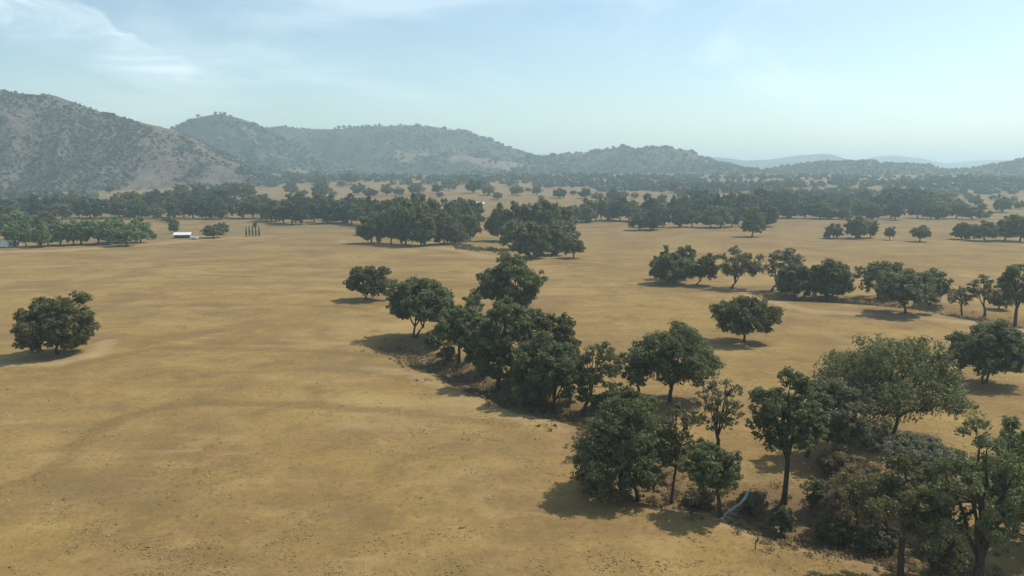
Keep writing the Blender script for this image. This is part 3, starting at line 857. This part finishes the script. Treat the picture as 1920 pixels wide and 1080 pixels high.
# ------------------------------------------------------------------ stuff: far woods and hillside scrub
def blob_field(name, P, rad, hgt, ncard, leafm, label, seed, cat):
    rng = np.random.default_rng(seed); n = len(P)
    d = rng.normal(size=(n, ncard, 3)); d /= np.linalg.norm(d, axis=2, keepdims=True)
    d[..., 2] = np.abs(d[..., 2]) * 0.9 - 0.15
    sc = np.stack([rad, rad, hgt], 1)[:, None]
    C = P[:, None] + d * sc * rng.uniform(0.45, 0.95, (n, ncard, 1)) + np.array([0, 0, 1.0]) * (hgt * 0.35)[:, None, None]
    N = d + rng.normal(0, 0.4, d.shape)
    size = np.repeat(rad * 1.25, ncard)
    V, F = leaf_cards(rng, C.reshape(-1, 3), N.reshape(-1, 3), size, 0.8)
    tint = np.repeat(np.repeat(rng.random(n) * 0.7, ncard) + rng.random(n * ncard) * 0.3, 4)
    o = link(bpy.data.objects.new(name, mesh(name, V, F, LEAF[leafm], attrs={'tint': tint})))
    return tag(o, label, cat, None, 'stuff')


srng = np.random.default_rng(404)


def px_scatter(regions):
    out, hs = [], []
    for (x0, x1, y0, y1, n, h) in regions:
        for _ in range(int(n * 0.72)):
            px = srng.uniform(x0, x1); u = (px - x0) / (x1 - x0)
            py = srng.uniform(y0, y1)
            b = hit(px, py)
            if b[1] > 2600: continue
            out.append(b); hs.append(h * srng.uniform(0.7, 1.25))
    return np.array(out), np.array(hs)


P, h = px_scatter([(430, 640, 331, 341, 150, 9), (120, 430, 329, 334, 110, 7), (0, 150, 345, 372, 110, 8), (0, 180, 368, 380, 80, 9), (640, 1010, 332, 340, 230, 9), (700, 1000, 340, 347, 60, 9),
                   (1000, 1300, 331, 352, 420, 9), (1110, 1290, 352, 360, 80, 9), (1270, 1480, 350, 362, 170, 10), (1290, 1500, 338, 349, 60, 8), (1300, 1920, 331, 337, 260, 8),
                   (1560, 1760, 342, 352, 150, 9), (1460, 1560, 344, 352, 50, 9), (1760, 1920, 338, 356, 190, 9), (1830, 1930, 356, 366, 50, 9),
                   (1480, 1790, 360, 372, 120, 10), (500, 620, 336, 345, 70, 8)])
blob_field('woodland', P, h * 0.55, h * 0.8, 22, 'far', 'distant woodland reading as dark bands across the valley', 41, 'woodland')


def hill_scatter(idx, n, vlo, vhi, thr):
    x0, x1, zf, _ = HILLS[idx]
    X = srng.uniform(x0, x1, n); v = srng.uniform(vlo, vhi, n)
    Y, Z = zf(X, v)
    m = (Z > ground(X, Y) + 1) & (meadow(X, Y, v) < srng.uniform(0.2, 1.6, n)) & (fbm(X / 55, Y / 75, 4) + srng.normal(0, 0.15, n) > thr)
    return np.stack([X, Y, Z], 1)[m]


P = hill_scatter(7, 30000, -0.98, 0.8, -0.08)
rad = srng.gamma(4, 0.42, len(P)) + 0.7
blob_field('hillside_scrub', P, rad, rad * 0.9, 7, 'scrub', 'scattered grey-green scrub covering the brown left hillside', 42, 'scrub')
P = np.concatenate([hill_scatter(2, 7200, -0.98, 0.3, -0.1), hill_scatter(3, 4600, -0.98, 0.5, -0.15), hill_scatter(4, 4800, -0.98, 0.3, -0.05),
                    hill_scatter(5, 3600, -0.98, 0.3, -0.2), hill_scatter(6, 3000, -0.98, 0.3, -0.2)])
rad = srng.gamma(5, 0.6, len(P)) + 1.4
blob_field('ridge_woodland', P, rad, rad * 1.0, 9, 'scrub', 'small trees and chaparral covering the distant ridges', 43, 'woodland')

# dry brush along the creek banks
pts = np.array(CREEK); seg = np.diff(pts, axis=0); cum = np.concatenate([[0], np.cumsum(np.hypot(*seg.T))])
NB = 1500
q = srng.uniform(0, cum[-1], NB); cxp = np.interp(q, cum, pts[:, 0]) + srng.normal(0, 3.2, NB); cyp = np.interp(q, cum, pts[:, 1]) + srng.normal(0, 3.2, NB)
pts2 = np.array(CREEK2); q2 = srng.uniform(0, 1, 160); i2 = np.linspace(0, 1, len(pts2))
cxp = np.concatenate([cxp, np.interp(q2, i2, pts2[:, 0]) + srng.normal(0, 3, 160)]); cyp = np.concatenate([cyp, np.interp(q2, i2, pts2[:, 1]) + srng.normal(0, 3, 160)])
P = np.stack([cxp, cyp, ground(cxp, cyp)], 1)
rad = 0.25 + srng.gamma(2, 0.22, len(P))


def fine_brush(name, P, rad, per, leafm, label, seed, lf=0.27):
    rng = np.random.default_rng(seed); n = len(P)
    d = rng.normal(size=(n, per, 3)); d /= np.linalg.norm(d, axis=2, keepdims=True); d[..., 2] = np.abs(d[..., 2])
    C = P[:, None] + d * (rad[:, None, None] * np.array([1, 1, 0.9])) * rng.uniform(0.3, 1, (n, per, 1))
    N = d * 0.5 + rng.normal(0, 0.6, d.shape)
    V, F = leaf_cards(rng, C.reshape(-1, 3), N.reshape(-1, 3), np.full(n * per, lf), 0.5)
    tint = np.repeat(np.repeat(rng.random(n) * 0.6, per) + rng.random(n * per) * 0.4, 4)
    return tag(link(bpy.data.objects.new(name, mesh(name, V, F, LEAF[leafm], attrs={'tint': tint}))), label, 'brush', None, 'stuff')


fine_brush('creek_brush', P, rad, 34, 'brown', 'dry brown brush lining the creek banks', 51)
bx = np.array([hit(px, py) for px, py in [(850 + 100 * u + srng.normal(0, 2), 462 + 12 * u + srng.normal(0, 2)) for u in srng.random(40)]])
fine_brush('creek_brush', bx, srng.uniform(1.2, 2.6, 40), 90, 'olive', 'olive brush lining the gully between the two field clumps', 52, 0.6)

# dry grass tufts over the near pasture
NT_ = 90000
ty = 58 + 110 * srng.random(NT_) ** 1.4; tx = ty * srng.uniform(-0.8, 0.8, NT_)
keep = vnoise(tx / 3.0, ty / 3.0) + 0.5 * vnoise(tx / 14, ty / 14) + srng.normal(0, 0.2, NT_) > 0.22
tx, ty = tx[keep], ty[keep]; nt = len(tx)
Cg = np.stack([tx, ty, ground(tx, ty) + 0.05], 1)
Ng = np.stack([srng.normal(size=nt), srng.normal(size=nt), srng.uniform(1.5, 5, nt)], 1)
V, F = leaf_cards(srng, Cg, Ng, srng.gamma(2.5, 0.06, nt) + 0.06, 0.5)
tag(link(bpy.data.objects.new('dry_grass', mesh('dry_grass', V, F, LEAF['straw'], attrs={'tint': np.repeat(srng.random(nt), 4)}))),
    'tufts of dry golden grass over the near pasture', 'grass', None, 'stuff')

# ------------------------------------------------------------------ fallen dead tree and twigs
fa, fb = hit(1352, 978), hit(1404, 955)
dvec = fb - fa; ln = np.linalg.norm(dvec[:2]); ang = math.atan2(dvec[1], dvec[0])
root = tag(empty('fallen_tree', fa, ang), 'bleached fallen trunk lying by the drooping tree', 'log')
v, f = tubes([(np.array([[0, 0, 0.12], [ln * .2, .22, 0.30], [ln * .42, .12, 0.34], [ln * .62, -.14, 0.55], [ln * .82, -.05, 0.62], [ln, .2, 0.85]]),
               np.array([0.05, 0.10, 0.13, 0.15, 0.19, 0.21]))], 9)
link(bpy.data.objects.new('trunk', mesh('trunk', v, f, BARK_PALE, smooth=True)), root)
lr = np.random.default_rng(3)
for k in range(10):
    s_ = lr.uniform(0.02, 0.7) * ln; e = np.array([s_ + lr.uniform(-2.2, 0.6), lr.uniform(-1.8, 1.8), lr.uniform(0.05, 0.9)])
    a = np.array([s_, 0.08, 0.3])
    v, f = tubes([(bez(a, (a + e) / 2 + lr.normal(0, 0.25, 3), e, 6), np.linspace(0.075, 0.015, 6))], 5)
    link(bpy.data.objects.new('branch', mesh('branch', v, f, BARK_PALE, smooth=True)), root)
b = hit(1416, 1030); root = tag(empty('dead_sapling', b), 'small bent dead sapling on the grass below the dark bush', 'sapling')
v, f = tubes([(np.array([[0, 0, -0.1], [0.02, 0, 0.5], [0.1, 0, 1.0], [0.45, 0.1, 1.5]]), np.array([0.06, 0.05, 0.045, 0.02]))], 6)
link(bpy.data.objects.new('stem', mesh('stem', v, f, BARK, smooth=True)), root)
for e in ((-0.4, 0.1, 1.3), (0.9, -0.1, 1.45), (0.5, 0.3, 1.9)):
    a = np.array([0.08, 0, 0.9]); e = np.array(e)
    v, f = tubes([(bez(a, (a + e) / 2 + [0, 0, 0.1], e, 4), np.linspace(0.035, 0.012, 4))], 5)
    link(bpy.data.objects.new('branch', mesh('branch', v, f, BARK, smooth=True)), root)


# ------------------------------------------------------------------ farm buildings
def box(x0, x1, y0, y1, z0, z1):
    V = np.array([[x, y, z] for z in (z0, z1) for y in (y0, y1) for x in (x0, x1)], float)
    F = np.array([[0, 2, 3, 1], [4, 5, 7, 6], [0, 1, 5, 4], [2, 6, 7, 3], [0, 4, 6, 2], [1, 3, 7, 5]])
    return V, F


def part(name, boxes, mat, parent):
    VV, FF, o = [], [], 0
    for b_ in boxes:
        v, f = box(*b_); VV.append(v); FF.append(f + o); o += 8
    return link(bpy.data.objects.new(name, mesh(name, np.concatenate(VV), np.concatenate(FF), mat)), parent)


def gable_roof(L, W, z, rise, over, th, mat, parent):
    l, w_ = L / 2 + over, W / 2 + over
    for s in (-1, 1):
        V = np.array([[-l, s * w_, z - over * rise / (W / 2)], [l, s * w_, z - over * rise / (W / 2)], [l, 0, z + rise], [-l, 0, z + rise]])
        V = np.concatenate([V, V + [0, 0, th]])
        F = np.array([[0, 1, 2, 3], [4, 7, 6, 5], [0, 4, 5, 1], [1, 5, 6, 2], [2, 6, 7, 3], [3, 7, 4, 0]])
        link(bpy.data.objects.new('roof_panel', mesh('roof_panel', V, F, mat)), parent)


def shed(name, px, py, L, W, h, rise, rz, label, cat, wallm, roofm, openfront=True):
    b = hit(px, py); root = tag(empty(name, b, rz), label, cat)
    t = 0.2
    part('wall', [(-L / 2, L / 2, W / 2 - t, W / 2, -0.3, h)], wallm, root)
    part('wall', [(-L / 2, -L / 2 + t, -W / 2, W / 2 - t - .003, -0.3, h)], wallm, root)
    part('wall', [(L / 2 - t, L / 2, -W / 2, W / 2 - t - .003, -0.3, h)], wallm, root)
    if openfront:
        for k in range(4):
            x = -L / 2 + t + 0.15 + (L - 2 * t - 0.5) * k / 3
            part('post', [(x, x + 0.2, -W / 2, -W / 2 + 0.2, -0.3, h)], wallm, root)
    else:
        part('wall', [(-L / 2 + t + .003, L / 2 - t - .003, -W / 2, -W / 2 + t, -0.3, h)], wallm, root)
        part('door', [(-0.5, 0.5, -W / 2 - 0.05, -W / 2 - .003, 0, 2.0)], M_DARK, root)
        for x in (-L * 0.3, L * 0.3):
            part('window', [(x - 0.6, x + 0.6, -W / 2 - 0.04, -W / 2 - .003, 0.9, 2.0)], M_GLASS, root)
    gable_roof(L, W, h, rise, 0.5, 0.12, roofm, root)
    for s in (-1, 1):                                             # gable ends
        x = s * (L / 2 - 0.1)
        V = np.array([[x - .1, -W / 2, h], [x - .1, W / 2, h], [x - .1, 0, h + rise - .02], [x + .1, -W / 2, h], [x + .1, W / 2, h], [x + .1, 0, h + rise - .02]])
        F3 = np.array([[0, 2, 1], [3, 4, 5]]); F4 = np.array([[0, 1, 4, 3], [1, 2, 5, 4], [2, 0, 3, 5]])
        link(bpy.data.objects.new('gable', mesh('gable', V, [F3, F4], wallm)), root)
    return root


shed('farm_shed', 344, 446, 9.6, 6.0, 2.2, 1.2, 0.12, 'white-roofed open farm shed at the field edge', 'shed', M_WALL, M_WHITE)
shed('farmhouse', 897, 386, 13, 8, 2.6, 1.6, -0.1, 'small white-roofed house among the trees above the central clump', 'house', M_WALL, M_WHITE, False)
shed('farmhouse', 20, 462, 7, 6, 3.0, 1.8, 1.2, 'pale house half hidden at the left end of the green row', 'house', M_WHITE, M_WHITE, False)
shed('farm_shed', 1329, 416, 8, 6, 2.4, 1.6, 0.3, 'small pale-roofed shed tucked in the right-hand belt', 'shed', M_WALL, M_WHITE)
# low white trailer beside the shed
b = hit(364, 449); root = tag(empty('farm_trailer', b, 0.05), 'low white trailer parked right of the white-roofed shed', 'trailer')
part('body', [(-2.1, 2.1, -0.95, 0.95, 0.55, 1.7)], M_WHITE, root)
part('chassis', [(-2.2, 2.9, -0.6, 0.6, 0.40, 0.548)], M_DARK, root)
for s in (-1, 1):
    for x in (-0.5, 0.5):
        v, f = tubes([(np.array([[x, s * 0.97, 0.34], [x, s * 1.02, 0.34], [x, s * 1.17, 0.34], [x, s * 1.19, 0.34]]), np.array([0.02, 0.36, 0.36, 0.02]))], 14)
        link(bpy.data.objects.new('wheel', mesh('wheel', v, f, M_TYRE)), root)

# ------------------------------------------------------------------ the ground sheet (leaf litter under each tree) and the haze
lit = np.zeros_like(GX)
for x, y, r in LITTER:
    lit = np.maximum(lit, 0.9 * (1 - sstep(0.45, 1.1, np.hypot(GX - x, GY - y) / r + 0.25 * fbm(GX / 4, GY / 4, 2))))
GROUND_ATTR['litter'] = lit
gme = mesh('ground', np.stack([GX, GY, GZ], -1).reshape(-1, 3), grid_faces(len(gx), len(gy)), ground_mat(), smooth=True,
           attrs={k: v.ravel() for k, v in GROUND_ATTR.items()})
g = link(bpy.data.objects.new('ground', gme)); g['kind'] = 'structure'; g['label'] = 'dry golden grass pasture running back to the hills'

m, t = new_mat('haze')
pv = t.n('ShaderNodeVolumePrincipled', ins={'Color': (*HAZE_COLOR, 1), 'Density': HAZE_DENSITY, 'Anisotropy': HAZE_G})
t.n('ShaderNodeOutputMaterial', ins={'Volume': pv.outputs[0]})
zmax = max(float(np.max([v.co.z for v in o.data.vertices])) for *_, o in HILLS) + 25
v, f = box(gx[0] - 40, gx[-1] + 40, gy[0] - 40, gy[-1] + 40, float(GZ.min()) - 12, zmax)
hz = link(bpy.data.objects.new('haze', mesh('haze', v, f, m))); hz['kind'] = 'stuff'; hz['label'] = 'pale summer haze filling the valley'
